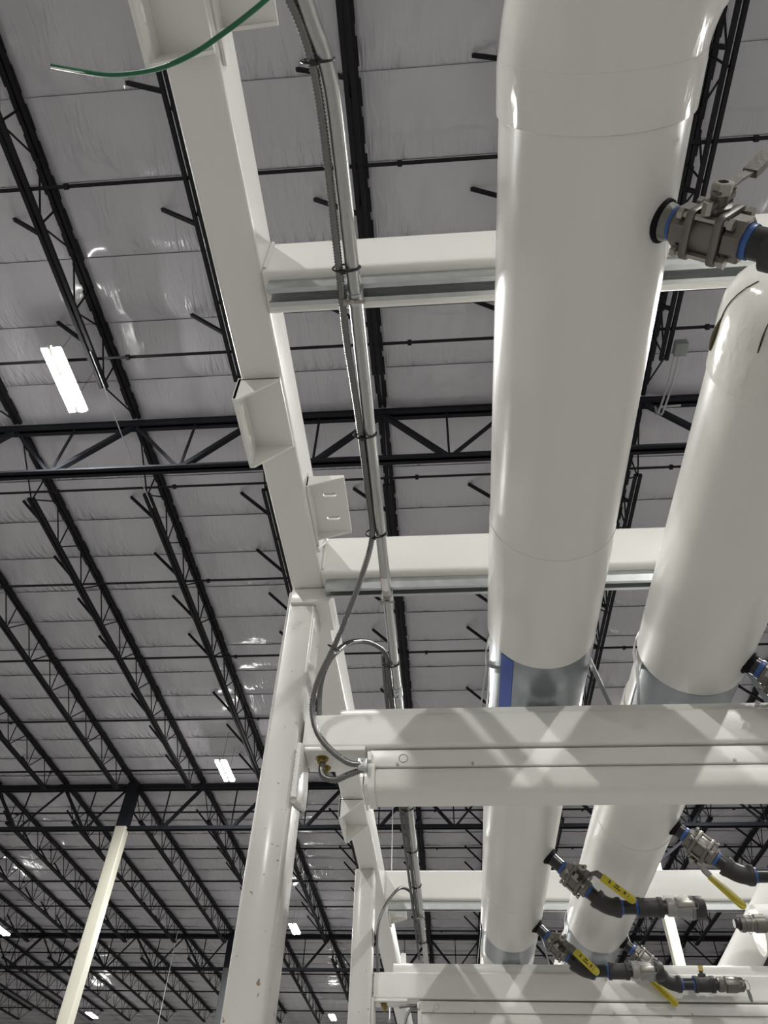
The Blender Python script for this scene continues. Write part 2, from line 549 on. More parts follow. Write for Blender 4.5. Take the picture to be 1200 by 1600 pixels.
# ------------------------------------------------------------------ girders and building columns
CXS = [jx(-11), jx(-4), jx(3), jx(10)]      # column lines
def girder(gi, a, c, label):
    y = GY[gi]
    xa, xb = CXS[a] + .18, CXS[c] - .18
    t = Thing('girder', (xa, y, 9.0), label, 'girder', 'black truss girders')
    for nm, z0, z1, wd in (('top_chord', 10.19, 10.38, .09), ('bottom_chord', 8.94, 9.06, .075)):
        mb = MB()
        for s in (-1, 1):
            mb.box(xa, xb, y + s * .012 if s > 0 else y - .012 - wd, y + .012 + wd if s > 0 else y - .012, z0, z0 + .018)
            mb.box(xa, xb, y + s * .012 if s > 0 else y - .026, y + .026 if s > 0 else y - .012, z0, z1)
        t.part(nm, mb, 'steel2', smooth=0)
    j0 = [j for j in range(-15, 14) if xa < jx(j) < xb]
    mid = (xa + xb) / 2
    nodes = [xa] + [jx(j) for j in j0] + [xb]
    for i in range(len(nodes) - 1):
        p, q = nodes[i], nodes[i + 1]
        m = (p + q) / 2
        thick_first = m > mid
        wa, wb = (.085, .05) if thick_first else (.05, .085)
        t.part('diagonal', MB().bar((p + .03, y, 10.2), (m - .04, y, 9.0), wa, wa, (0, 1, 0)), 'steel2', smooth=0)
        t.part('diagonal', MB().bar((m + .04, y, 9.0), (q - .03, y, 10.2), wb, wb, (0, 1, 0)), 'steel2', smooth=0)
        t.part('vertical', MB().bar((m, y, 9.0), (m, y, 10.2), .035, .035, (0, 1, 0)), 'steel2', smooth=0)
    return t
GN = {1: 'nearest', 2: 'second', 3: 'third'}
for gi in (1, 2, 3):
    for a, wh in ((0, 'beyond the cream column'), (1, 'over the rack rail and first pipe'), (2, 'beyond the second white pipe')):
        xs = [CXS[a] + (CXS[a + 1] - CXS[a]) * k / 30 for k in range(31)]
        if any(inview((x, GY[gi], 9.5)) for x in xs):
            girder(gi, a, a + 1, '%s black truss girder under the roof, span %s' % (GN[gi], wh))

def column(x, y, label, lower='cream', braces=False, h=.165):
    t = Thing('column', (x, y, -OZ), label, 'column', 'building columns')
    t.part('column_head', MB().prism(rrect(x - h, x + h, y - h, y + h, .03), (0, 0, 9.0), (1, 0, 0), (0, 1, 0), (0, 0, 1.38)), 'steel2')
    t.part('shaft', MB().prism(rrect(x - h, x + h, y - h, y + h, .03), (0, 0, -OZ), (1, 0, 0), (0, 1, 0), (0, 0, 9.0 + OZ)), lower)
    t.part('base_plate', MB().box(x - .25, x + .25, y - .25, y + .25, -OZ, -OZ + .03), 'grey_paint')
    if braces:
        for sx in (-1, 1):
            t.part('knee_brace', MB().bar((x + sx * h, y, 8.0), (x + sx * 1.5, y, 8.95), .07, .07, (0, 1, 0)), 'steel2', smooth=0)
        for sy in (-1, 1):
            t.part('knee_brace', MB().bar((x, y + sy * h, 8.3), (x, y + sy * 1.4, ZJ - .03), .07, .07, (1, 0, 0)), 'steel2', smooth=0)
column(CXS[1], GY[2], 'cream steel building column with a black head under the second girder')
column(CXS[1], GY[3], 'grey steel building column half hidden behind the nearest white rack post', 'grey_paint')
column(CXS[2] - .08, GY[2], 'cream building column showing between the valves and the third pipe', 'cream', True, .13)

# ------------------------------------------------------------------ the pipe racks
def slot_plate(mb, o, u, v, n, th, wd, ht, slots):
    """plate wd x ht with real slots (list of (cx, cy, length along u, height)), one cell at a time"""
    xs = sorted({0, wd, *[c - l / 2 for c, _, l, _ in slots], *[c + l / 2 for c, _, l, _ in slots]})
    ys = sorted({0, ht, *[c - h / 2 for _, c, _, h in slots], *[c + h / 2 for _, c, _, h in slots]})
    o, u, v, n = Vector(o), Vector(u), Vector(v), Vector(n)
    for i in range(len(xs) - 1):
        for k in range(len(ys) - 1):
            cx, cy = (xs[i] + xs[i + 1]) / 2, (ys[k] + ys[k + 1]) / 2
            hit = [s for s in slots if abs(cx - s[0]) < s[2] / 2 and abs(cy - s[1]) < s[3] / 2]
            if hit:
                s = hit[0]
                a, b = s[2] / 2, s[3] / 2
                r = min(a, b)
                for sx in (-1, 1):
                    for sy in (-1, 1):
                        pts = [(s[0] + sx * a, s[1] + sy * b)]
                        for q in range(5):
                            th_ = R(90 * q / 4)
                            pts.append((s[0] + sx * (a - r + r * math.cos(th_)), s[1] + sy * (b - r + r * math.sin(th_))))
                        mb.prism(pts, o, u, v, n * th)
                continue
            mb.prism([(xs[i], ys[k]), (xs[i + 1], ys[k]), (xs[i + 1], ys[k + 1]), (xs[i], ys[k + 1])], o, u, v, n * th)
    return mb

def hang_bracket(t, x0, x1, y0, y1, zt, drop, skew=0.0):
    """angle clip under the rail: a plate against its underside and a slotted leg hanging from the outer edge"""
    root = t.part('hanging_bracket', MB().box(x0, x1, y0, y1, zt - .010, zt), 'white', bevel=.002)
    leg = MB()
    slot_plate(leg, (x0 - .002, y0, zt - drop), (0, 1, 0), (0, 0, 1), (1, 0, 0), .008, y1 - y0, drop,
               [((y1 - y0) * .28, drop * .42, .030, .014), ((y1 - y0) * .72, drop * .42, .030, .014)])
    t.part('slotted_leg', leg, 'white', root)
    for yy in (y0, y1 - .006):
        g = MB().prism([(0, 0), (x1 - x0, 0), (x1 - x0, -.006), (.012, -drop), (0, -drop)], (x0, yy, zt - .004), (1, 0, 0), (0, 0, 1), (0, .006, 0))
        t.part('gusset', g, 'white', root)

def side_bracket(t, x0, x1, y0, y1, z0, ht):
    """angle clip on the rail's side: leg on the rail, slotted shelf sticking out, triangular gussets"""
    root = t.part('side_bracket', MB().box(x0, x0 + .008, y0, y1 + .05, z0, z0 + ht), 'white', bevel=.002)
    sh = MB()
    L = y1 - y0
    slot_plate(sh, (x0, y0, z0 + ht * .55), (1, 0, 0), (0, 1, 0), (0, 0, 1), .008, x1 - x0, L,
               [((x1 - x0) * .55, L * .30, .038, .014), ((x1 - x0) * .55, L * .72, .038, .014)])
    t.part('slotted_shelf', sh, 'white', root)
    for yy in (y0, y1 - .006):
        t.part('gusset', MB().prism([(0, 0), (x1 - x0, ht * .52), (x1 - x0, ht * .55), (0, ht * .55)], (x0, yy, z0), (1, 0, 0), (0, 0, 1), (0, .006, 0)), 'white', root)

def weld(t, parent, p, q, r=.006):
    p, q = Vector(p), Vector(q)
    n = max(6, int((q - p).length / .006))
    pts = [p + (q - p) * k / n for k in range(n + 1)]
    t.part('weld_bead', MB().tube(pts, [r * (1.0 if k % 2 else .75) for k in range(n + 1)], 8), 'weld', parent)

def rack(rx0, rx1, ry0, ry1, cx0, cx1, cy0, cy1, label, cap=True):
    t = Thing('pipe_rack', (cx0, cy0, -OZ), label, 'pipe rack')
    rail = t.part('rail', MB().prism(rrect(rx0, rx1, 1.46, 1.615, .012), (0, ry0, 0), (1, 0, 0), (0, 0, 1), (0, ry1 - ry0, 0)), 'white')
    col = t.part('post', MB().prism(rrect(cx0, cx1, cy0, cy1, .012), (0, 0, -OZ), (1, 0, 0), (0, 1, 0), (0, 0, (1.452 if cap else 1.459) + OZ)), 'white_worn')
    t.part('base_plate', MB().box(cx0 - .05, cx1 + .05, cy0 - .05, cy1 + .05, -OZ, -OZ + .015), 'white_worn')
    if cap: t.part('cap_plate', MB().box(cx0 + .012, rx1 + .022, cy0 - .010, cy1 + .01, 1.40, 1.456), 'white', col, bevel=.003)
    return t, rail, col

def cross_beam(t, x0, x1, y0, y1):
    b = t.part('cross_beam', MB().prism(rrect(y0, y1, 1.46, 1.618, .014), (x0, 0, 0), (0, 1, 0), (0, 0, 1), (x1 - x0, 0, 0)), 'white')
    weld(t, b, (x0 + .004, y0 - .001, 1.475), (x0 + .004, y0 - .001, 1.61))
    return b

XE = 2.35
t1, rail1, col1 = rack(-.449, -.347, -1.3, 1.80, -.458, -.3668, 1.668, 1.790,
                       'white welded pipe rack frame, nearest one, with tall scuffed post and bracketed rail')
cross_beam(t1, -.347, XE, .635, .737)
cross_beam(t1, -.347, XE, 1.595, 1.695)
t1.part('post', MB().prism(rrect(XE, XE + .1, 1.60, 1.72, .012), (0, 0, -OZ), (1, 0, 0), (0, 1, 0), (0, 0, 1.452 + OZ)), 'white_worn')
t1.part('rail', MB().prism(rrect(XE, XE + .1, 1.452, 1.615, .012), (0, -1.3, 0), (1, 0, 0), (0, 0, 1), (0, 3.1, 0)), 'white')
hang_bracket(t1, -.452, -.351, .895, 1.10, 1.46, .085)
hang_bracket(t1, -.452, -.351, -.02, .232, 1.46, .088)
side_bracket(t1, -.347, -.242, 1.255, 1.470, 1.475, .06)
side_bracket(t1, -.347, -.242, .02, .207, 1.475, .06)
weld(t1, rail1, (-.345, 1.49, 1.465), (-.345, 1.60, 1.60), .007)

t2, rail2, col2 = rack(-.456, -.352, 1.81, 8.2, -.474, -.372, 3.90, 4.02,
                       'white welded pipe rack frame, second one, its post partly behind the first', False)
cross_beam(t2, -.352, XE, 4.34, 4.44)
t2.part('post', MB().prism(rrect(XE, XE + .1, 3.9, 4.02, .012), (0, 0, -OZ), (1, 0, 0), (0, 1, 0), (0, 0, 1.452 + OZ)), 'white_worn')
t2.part('rail', MB().prism(rrect(XE, XE + .1, 1.452, 1.615, .012), (0, 1.81, 0), (1, 0, 0), (0, 0, 1), (0, 6.3, 0)), 'white')
hang_bracket(t2, -.462, -.356, 3.09, 3.36, 1.46, .085)
side_bracket(t2, -.352, -.247, 3.0, 3.20, 1.475, .06)
side_bracket(t2, -.352, -.247, 4.62, 4.82, 1.475, .06)

# ------------------------------------------------------------------ strut channels under / over the beams
def strut(name, x0, x1, y0, z0, up, label):
    """41 mm channel with in-turned lips; up = +1 opens downwards (hung under a beam), -1 opens upwards"""
    wv, h, th = .041, .041, .003
    sec = [(0, 0), (0, h), (wv, h), (wv, 0), (wv - .009, 0), (wv - .009, .007), (wv - .009 + th * .8, .007), (wv - .009 + th * .8, th),
           (wv - th, th), (wv - th, h - th), (th, h - th), (th, th), (.009 - th * .8, th), (.009 - th * .8, .007), (.009, .007), (.009, 0)]
    if up < 0: sec = [(a, h - b) for a, b in sec][::-1]
    mb = MB()
    # open profile: built as wall pieces so no cap spans the mouth
    def seg(a0, a1, b0, b1):
        if up < 0: b0, b1 = h - b1, h - b0
        mb.box(x0, x1, y0 + a0, y0 + a1, z0 + b0, z0 + b1)
    seg(0, th, 0, h); seg(wv - th, wv, 0, h); seg(th, wv - th, h - th, h)
    seg(th, .0105, 0, th); seg(wv - .0105, wv - th, 0, th)
    seg(.0082, .0105, th, .008); seg(wv - .0105, wv - .0082, th, .008)
    return solo(name, mb, 'galv', label, 'strut channel', 'galvanized strut channels on the beams', smooth=0)
strut('strut_channel', -.335, XE - .02, .655, 1.418, 1, 'galvanized strut channel under the nearest high cross beam, open side down')
strut('strut_channel', -.335, XE - .02, 1.622, 1.418, 1, 'galvanized strut channel under the high cross beam beside the nearest post')
strut('strut_channel', -.335, XE - .02, 4.37, 1.418, 1, 'galvanized strut channel under the farthest high cross beam')

# ------------------------------------------------------------------ low beams that carry the pipes
def low_beam(x0, y0, z0, z1, xs, zs, label):
    t = Thing('support_beam', (x0, y0, z0), label, 'beam', 'low white beams carrying the pipes')
    t.part('tube', MB().prism(rrect(y0, y0 + .1, z0, z1, .009), (x0, 0, 0), (0, 1, 0), (0, 0, 1), (XE - x0, 0, 0)), 'white')
    t.part('top_rail', MB().box(xs, XE, y0 + .02, y0 + .061, z1, zs), 'white', bevel=.003)
    for xx in (-.30, 2.28):
        for yy in (y0 + .03, y0 + .075):
            pass
    return t
low_beam(-.3595, 1.68, .930, 1.0265, -.2712, 1.052, 'low white support beam bolted to the nearest post, shadow bands across it')
low_beam(-.3640, 3.97, .899, 1.009, -.2725, 1.050, 'low white support beam at the second post, below the yellow valve handles')

def angle_bracket(x, y0, y1, z, label):
    t = Thing('angle_bracket', (x, y0, z), label, 'bracket', 'angle brackets holding the low beams')
    t.part('side_leg', MB().prism([(0, 0), (y1 - y0, 0), (y1 - y0 + .03, -.07), (y1 - y0 + .03, -.11), (0, -.15)], (x, y0 - .03, z), (0, 1, 0), (0, 0, 1), (.012, 0, 0)), 'white', bevel=.002)
    t.part('shelf_leg', MB().box(x + .012, x + .17, y0 - .015, y1, z - .012, z), 'white', bevel=.002)
    weld(t, None, (x + .004, y0 - .033, z - .002), (x + .004, y0 - .033, z - .145), .009)
    weld(t, None, (x + .004, y0 - .03, z - .150), (x + .004, y0 + .11, z - .108), .008)
    for yy in (y0 + .025, y0 + .075):
        b = t.part('bolt', MB().lathe((x + .055, yy, z - .012), (0, 0, -1), [(0, .017), (.003, .017), (.0035, .0115), (.014, .0115), (.0145, .0065), (.026, .0065)], 12), 'zinc', label='yellow zinc bolt')
    return t
angle_bracket(-.3655, 1.69, 1.79, .9295, 'white welded angle bracket with two yellow bolts beside the nearest post')
angle_bracket(-.371, 3.98, 4.08, .8985, 'white angle bracket with yellow bolt beside the second post')
solo('threaded_stub', MB().lathe((-.2303, 4.12, 1.008), (0, 0, 1), [(0, .014), (.115, .014), (.12, .011)], 12), 'white',
     'short white upright stub on the second low beam beside the post', 'stub')

# ------------------------------------------------------------------ strip lights under the low beams (off)
def strip_light(x0, y0, zt, label):
    t = Thing('strip_light', (x0, y0, zt), label, 'light fixture', 'unlit strip lights under the low beams')
    L = XE - .05
    t.part('housing', MB().box(x0, L, y0, y0 + .095, zt - .045, zt), 'fixture', bevel=.003)
    prof = rrect(y0 - .004, y0 + .099, zt - .112, zt - .045, .022, 5)
    t.part('lens_cover', MB().prism(prof, (x0 + .012, 0, 0), (0, 1, 0), (0, 0, 1), (L - x0 - .02, 0, 0)), 'lens')
    e = MB().prism(rrect(y0 - .007, y0 + .102, zt - .116, zt - .030, .022, 5), (x0 - .004, 0, 0), (0, 1, 0), (0, 0, 1), (.018, 0, 0))
    t.part('end_cap', e, 'fixture')
    t.part('latch', MB().box(x0 - .006, x0 + .004, y0 - .010, y0 + .006, zt - .032, zt - .008), 'fixture', bevel=.001)
    for xx in (x0 + .07, x0 + .26, x0 + .9, x0 + 1.25):
        t.part('cover_clip', MB().box(xx - .003, xx + .003, y0 - .0055, y0, zt - .044, zt - .038), 'seam')
    ko = MB().tube([(x0 + .085 + .011 * math.cos(a), y0 - .0005, zt - .024 + .011 * math.sin(a)) for a in [2 * math.pi * k / 20 for k in range(20)]], .0012, 5, closed=True)
    t.part('knockout', ko, 'seam')
    return t
strip_light(-.182, 1.690, .925, 'long unlit white strip light fixture under the nearest low beam')
strip_light(-.1495, 3.975, .892, 'long unlit white strip light fixture under the second low beam')

# ------------------------------------------------------------------ insulated pipes
RP, ZP = .1435, 1.2185
def px1(y): return .264 + .0122 * y
def px2(y): return .690 + .0115 * y
def pipe(fx, ybend, secs, label, Re=.305, capped=False):
    t = Thing('insulated_pipe', (fx(1.7), 1.7, ZP - RP), label, 'pipe', 'white jacketed pipes on the low beams')
    for i, (a, b, r) in enumerate(secs):
        n = max(2, int((b - a) / .05))
        mb = MB()
        ys = [a + (b - a) * k / n for k in range(n + 1)]
        path = [(fx(yy), yy, ZP) for yy in ys]
        mb.tube(path, r, 72)
        t.part('jacket', mb, 'jacket')
    if capped:                                  # header end: a jacketed cap with a rounded shoulder
        rc, sh = RP + .004, .075
        prof = [(-.13, RP + .0015), (-.128, rc), (-.02, rc + .0015), (-.0, rc)]
        prof += [(sh * math.sin(R(a)), rc - sh + sh * math.cos(R(a))) for a in range(8, 91, 8)] + [(sh + .001, .02)]
        t.part('end_cap_jacket', MB().lathe((fx(ybend), ybend, ZP), (-.0115, -1, 0), prof, 72), 'elbow_jacket', smooth=50)
        return t
    # elbow jacket that turns towards +X, in mitred gores
    cx, cy = fx(ybend) + Re, ybend
    pts = []
    for k in range(33):
        a = R(180 + 90 * k / 32)
        pts.append((cx + Re * math.cos(a), cy + Re * math.sin(a), ZP))
    t.part('elbow_jacket', MB().tube(pts, [RP + .003 + (.0015 if k % 8 == 0 else 0) for k in range(33)], 72), 'elbow_jacket')
    cuff = [(fx(ybend + d), ybend + d, ZP) for d in (.065, .063, .0, -.012)]
    t.part('elbow_cuff', MB().tube(cuff, [RP + .0012, RP + .0042, RP + .0050, RP + .004], 72), 'elbow_jacket')
    n = 30
    ex = pts[-1]
    t.part('jacket', MB().tube([ex, (ex[0] + .6, ex[1], ZP), (ex[0] + 1.2, ex[1], ZP)], RP, 72), 'jacket')
    return t
P1 = pipe(px1, .24, [(.24, 1.1577, RP), (1.1577, 1.480, RP + .0012), (1.480, 1.5624, RP + .0004), (1.5624, 1.98, RP - .0065),
                     (1.98, 3.370, RP), (3.370, 3.90, RP + .0012), (3.90, 4.35, RP - .0065), (4.35, 9.0, RP)],
          'white jacketed pipe nearest the conduit, turning off overhead')
P2 = pipe(px2, .665, [(.665, 1.6, RP + .001), (1.6, 1.70, RP), (1.70, 1.98, RP - .0065), (1.98, 2.7146, RP), (2.7146, 3.90, RP + .0012),
                     (3.90, 4.35, RP - .0065), (4.35, 9.0, RP)],
          'white jacketed pipe with torn seam at its capped end, second from the conduit', capped=True)
# torn seams on the second pipe's end: dark glass fibre showing
def torn(y0, y1, a0, a1, r0, label):
    pts = []
    for k in range(13):
        f = k / 12
        yy, a = y0 + (y1 - y0) * f, R(a0 + (a1 - a0) * f)
        rr = RP + .0052
        if yy < .665: rr -= .075 - math.sqrt(max(0, .075 ** 2 - (.665 - yy) ** 2))
        pts.append((px2(yy) + rr * math.cos(a), yy, ZP + rr * math.sin(a)))
    P2.part('torn_seam', MB().tube(pts, [.0010 + r0 * max(0, math.sin(math.pi * min(1, k / 7 + .12))) for k in range(13)], 8), 'fiberglass', label=label)
torn(.752, .598, 169, 183, .0065, 'dark open seam showing glass fibre')
torn(.69, .60, 219, 219, .0008, 'thin dark seam')

def saddle(fx, ya, yb, label, blue=False):
    x = fx((ya + yb) / 2)
    t = Thing('pipe_saddle', (x, ya, ZP - RP), label, 'pipe saddle', 'galvanized shields under the pipes')
    t.part('shield', MB().arcshell([(fx(ya), ya, ZP), (fx(yb), yb, ZP)], RP - .0015, .002, -168, -12, 30), 'shield')
    for s in (-1, 1):
        a = R(-90 + 78 * s)
        t.part('rolled_edge', MB().tube([(x + (RP - .002) * math.cos(a), ya, ZP + (RP - .002) * math.sin(a)), (x + (RP - .002) * math.cos(a), yb, ZP + (RP - .002) * math.sin(a))], .0025, 6), 'galv')
    t.part('rest_block', MB().box(x - .05, x + .05, ya + .20, ya + .26, 1.0505, ZP - RP + .003), 'galv')
    if blue:
        t.part('blue_tape', MB().arcshell([(fx(ya) , ya + .004, ZP), (fx(yb), yb, ZP)], RP + .0005, .002, -143, -127, 4), 'blue_foam', label='strip of blue tape')
    return t
saddle(px1, 1.566, 1.90, 'galvanized shield with blue tape under the first pipe, on the nearest low beam', True)
saddle(px2, 1.704, 1.96, 'galvanized shield under the second pipe, on the nearest low beam')
saddle(px1, 3.904, 4.2, 'galvanized shield under the first pipe, on the second low beam')
saddle(px2, 3.904, 4.2, 'galvanized shield under the second pipe, on the second low beam')

def clamp(fx, y, z0, label):
    x = fx(y)
    t = Thing('pipe_clamp', (x, y, z0), label, 'pipe clamp', 'strap clamps holding the pipes down')
    r = RP + .003
    for s in (-1, 1):
        t.part('strap_leg', MB().bar((x + s * r, y, ZP - .02), (x + s * (r + .028), y, z0), .030, .003, (s, 0, 0)), 'galv', smooth=0)
    mb = MB()
    mb.arcshell([(x, y - .015, ZP), (x, y + .015, ZP)], r + .002, .003, -8, 188, 36)
    t.part('strap', mb, 'galv')
    return t
clamp(px1, 1.715, 1.052, 'galvanized strap clamp round the first pipe, on the nearest low beam')
clamp(px2, 1.735, 1.052, 'galvanized strap clamp round the second pipe, on the nearest low beam')
clamp(px1, 4.005, 1.050, 'galvanized strap clamp round the first pipe, on the second low beam')
clamp(px2, 4.005, 1.050, 'galvanized strap clamp round the second pipe, on the second low beam')

# third pipe, farther out: a branch that rises beside its own header
t = Thing('insulated_pipe', (1.62, 4.25, 1.06), 'third white jacketed pipe slanting up behind the second low beam', 'pipe', 'white jacketed pipes on the low beams')
t.part('jacket', MB().tube([(1.385, 4.25, 1.02), (1.72, 4.25, 1.40), (2.10, 4.25, 1.83)], .085, 48), 'jacket')
t.part('jacket', MB().tube([(1.50, 3.95, 1.19), (1.72, 3.93, 1.19), (2.2, 3.92, 1.19)], .11, 48), 'jacket')
t.part('bare_pipe', MB().tube([(1.50, 4.32, 1.02), (1.9, 4.30, 1.36)], .06, 32), 'black_pipe', label='bare black steel pipe')

# ------------------------------------------------------------------ drain valves
D45 = Vector((1, 0, -1)).normalized()
B45 = Vector((1, 0, 1)).normalized()
def ring(t, o, d, a, b, r, m='tape', nm='thread_tape', seg=20):
    return t.part(nm, MB().lathe(Vector(o) + d * a, d, [(0, r * .98), (.001, r), (b - a - .001, r), (b - a, r * .98)], seg), m)

def drain(P, off, n, handle, label, run=None, flare=0.0, sealed=False, hofs=.06, hlen=.155, rot=0.0, lw=1.0, wrap=True, cap=True, tagplate=False):
    """threaded drain off a pipe: collar, nipple, three-piece ball valve, elbow, coupling, cam fitting"""
    P, d = Vector(P), D45
    n = Vector(n).normalized()
    n = (n - d * n.dot(d)).normalized()
    b = d.cross(n).normalized()
    t = Thing('drain_valve', P, label, 'valve', 'drain valves on the white pipes')
    t.part('collar', MB().lathe(P, d, [(-.012, .028), (.0, .0335), (.004, .0325), (.006, .028), (.014, .026)], 20), 'rubber', label='black rubber collar')
    if sealed:
        t.part('sealant', MB().lathe(P, d, [(.003, .030), (.006, .0285), (.012, .0275), (.018, .0250)], 20), 'sealant', label='grey sealant round the pipe')
    t.part('nipple', MB().lathe(P, d, [(.0, .0235), (off + .03, .0235)], 20), 'black_pipe')
    ring(t, P, d, off - .004, off + .012, .0255)
    s0 = off + .008
    def cast(prof, seg=20): return MB().lathe(P + d * s0, d, prof, seg, up=n, rot=math.pi / seg)
    mb = cast([(0, .030), (.003, .033), (.024, .033), (.026, .028), (.030, .028)], 8)
    body = cast([(.026, .030), (.034, .0345), (.074, .0345), (.082, .030)], 24)
    body.prism(rrect(-.022, .022, -.030, .030, .004), P + d * (s0 + .040), b, n, d * .028)
    bo = t.part('valve_body', body, 'cast')
    t.part('hex_end', mb, 'cast', bo)
    t.part('hex_end', cast([(.078, .028), (.082, .028), (.084, .033), (.105, .033), (.108, .030)], 8), 'cast', bo)
    for a in (.026, .070):
        fl = MB().prism(rrect(-.037, .037, -.037, .037, .012, 3), P + d * (s0 + a), b, n, d * .012)
        t.part('flange', fl, 'cast', bo, bevel=.0015)
    for sb in (-1, 1):
        for sn in (-1, 1):
            q = P + d * s0 + b * (.028 * sb) + n * (.028 * sn)
            t.part('bolt', MB().lathe(q, d, [(.012, .0085), (.020, .0085), (.0201, .0048), (.088, .0048), (.0881, .0085), (.096, .0085)], 6), 'bolt', bo)
    sc_ = P + d * (s0 + .054)
    st = MB().lathe(sc_, n, [(.028, .020), (.040, .020), (.041, .013), (.056, .013)], 16)
    so = t.part('stem', st, 'cast')
    t.part('stem_nut', MB().lathe(sc_, n, [(.056, .0155), (.070, .0155), (.072, .013), (.0721, .008), (.066, .008)], 6), 'bolt', so)
    t.part('stop_arm', MB().bar(sc_ + n * .046 - b * .035, sc_ + n * .046 + b * .035, .014, .008, n), 'cast', so)
    for s in (-1, 1):
        t.part('stop_bolt', MB().lathe(sc_ + n * .036 + b * (.033 * s), n, [(0, .0075), (.018, .0075)], 6), 'bolt', so)
    hd = Vector(handle).normalized()
    hd = (hd * math.cos(R(rot)) + B45 * math.sin(R(rot))).normalized()
    hd = (hd - n * hd.dot(n)).normalized()
    side = hd.cross(n).normalized()
    h0 = sc_ + n * .060
    h1 = h0 + hd * .030
    h2 = h0 + hd * .048 + n * (hofs - .052)
    h3 = h2 + hd * hlen + n * flare
    def strap(mb, p, q, wd, th):
        nn = (q - p).normalized().cross(side).normalized()
        return mb.prism([(-wd / 2, -th / 2), (wd / 2, -th / 2), (wd / 2, th / 2), (-wd / 2, th / 2)], p, side, nn, q - p)
    mb = MB()
    strap(mb, h0 - hd * .016, h1, .028 * lw, .004); strap(mb, h1, h2, .028 * lw, .004); strap(mb, h2, h2 + (h3 - h2) * .22, .028 * lw, .004)
    lev = t.part('lever', mb, 'cast')
    if run != 'bare':
        g0 = h2 + (h3 - h2) * .14
        gv = h3 - g0
        nn = gv.normalized().cross(side).normalized()
        L = gv.length
        gw = .0165
        prof = [(-gw, 0), (gw, 0)] + [(gw * math.cos(R(a)), L - gw + gw * math.sin(R(a))) for a in range(0, 181, 30)]
        t.part('grip', MB().prism(prof, g0 - nn * .005, side, gv.normalized(), nn * .010), 'yellow', lev, bevel=.002, label='yellow sleeve with black print')
        if n.y < 0:
            gd = gv.normalized()
            up = nn if nn.dot(n) > 0 else -nn
            pr = MB()
            for (a0, a1, c0, c1) in ((.20, .26, -.008, -.002), (.20, .26, .001, .008), (.36, .56, .004, .009), (.38, .50, -.008, -.002), (.64, .71, -.006, .001), (.65, .70, .003, .008), (.76, .79, .004, .008), (.77, .80, -.008, -.004)):
                pr.prism([(c0, L * a0), (c1, L * a0), (c1, L * a1), (c0, L * a1)], g0 + up * .0052, side, gd, up * .0006)
            t.part('print', pr, 'print', lev, smooth=0)
    else:
        t.part('lever_clip', MB().bar(h2 + hd * .035 - n * .002, h2 + hd * .085 + n * .010, .022, .012, n), 'cast', lev)
        mb = MB()
        strap(mb, h2 + (h3 - h2) * .2, h3, .020 * lw, .005)
        t.part('grip', mb, 'iron', lev)
    # down-stream piping
    e = s0 + .108
    ring(t, P, d, e - .002, e + .009, .0255)
    nl = .050
    t.part('nipple', MB().lathe(P, d, [(e - .01, .0235), (e + nl, .0235)], 20), 'black_pipe')
    ring(t, P, d, e + nl - .012, e + nl - .002, .0255)
    # 45 degree elbow back to level
    E0 = P + d * (e + nl - .006)
    Rb = .085
    cpt = E0 + B45 * Rb
    pts = [cpt + Vector((math.sin(R(a)) * -Rb, 0, math.cos(R(a)) * -Rb)) for a in [45 - 45 * k / 10 for k in range(11)]]
    lead = [E0 - d * .012] + pts + [pts[-1] + Vector((.012, 0, 0))]
    rad = [.034, .034] + [.031 if k == 1 or k == 9 else .0295 for k in range(1, 10)] + [.034, .034]
    t.part('elbow', MB().tube(lead, rad, 24), 'iron')
    X = pts[-1] + Vector((.012, 0, 0))
    ex = Vector((1, 0, 0))
    ring(t, X, ex, -.001, .010, .0255)
    t.part('nipple', MB().lathe(X, ex, [(-.01, .0235), (.075, .0235)], 20), 'black_pipe')
    ring(t, X, ex, .054, .064, .0255)
    Cx = X + ex * .062
    t.part('coupling', MB().lathe(Cx, ex, [(0, .034), (.012, .034), (.014, .031), (.072, .031), (.074, .034), (.088, .034)], 24), 'iron')
    if tagplate:
        t.part('plug', MB().lathe(Cx + ex * .044, Vector((0, 0, 1)), [(.028, .018), (.040, .018), (.041, .009), (.056, .009)], 10), 'iron')
        t.part('plug_tag', MB().box(Cx.x + .034, Cx.x + .054, Cx.y - .012, Cx.y - .009, Cx.z + .050, Cx.z + .072), 'brass', label='small brass tag')
    Fx = Cx + ex * .088
    t.part('nipple', MB().lathe(Fx, ex, [(-.01, .0235), (.022, .0235)], 20), 'black_pipe')
    Kx = Fx + ex * .015
    cm = t.part('cam_fitting', MB().lathe(Kx, ex, [(0, .026), (.004, .030), (.022, .030), (.024, .027), (.034, .027), (.036, .033), (.080, .033), (.084, .030), (.092, .030)], 24), 'cast')
    for s in (-1, 1):
        t.part('cam_arm', MB().box(Kx.x + .030, Kx.x + .088, Kx.y + s * .036 - .005, Kx.y + s * .036 + .005, Kx.z - .010, Kx.z + .012), 'bolt', cm, bevel=.002)
        t.part('pull_ring', MB().tube([(Kx.x + .092 + .012 * math.cos(a), Kx.y + s * .038, Kx.z - .004 + .012 * math.sin(a)) for a in [2 * math.pi * k / 16 for k in range(16)]], .0012, 5, closed=True), 'bolt', cm)
    if wrap:
        rnd = random.Random(int(P.y * 1000))
        prof = [(-.004 + .012 * i, .037 + .004 * rnd.random()) for i in range(9)]
        t.part('plastic_wrap', MB().lathe(Kx, ex, prof, 14), 'wrap', label='clear crinkled plastic wrap')
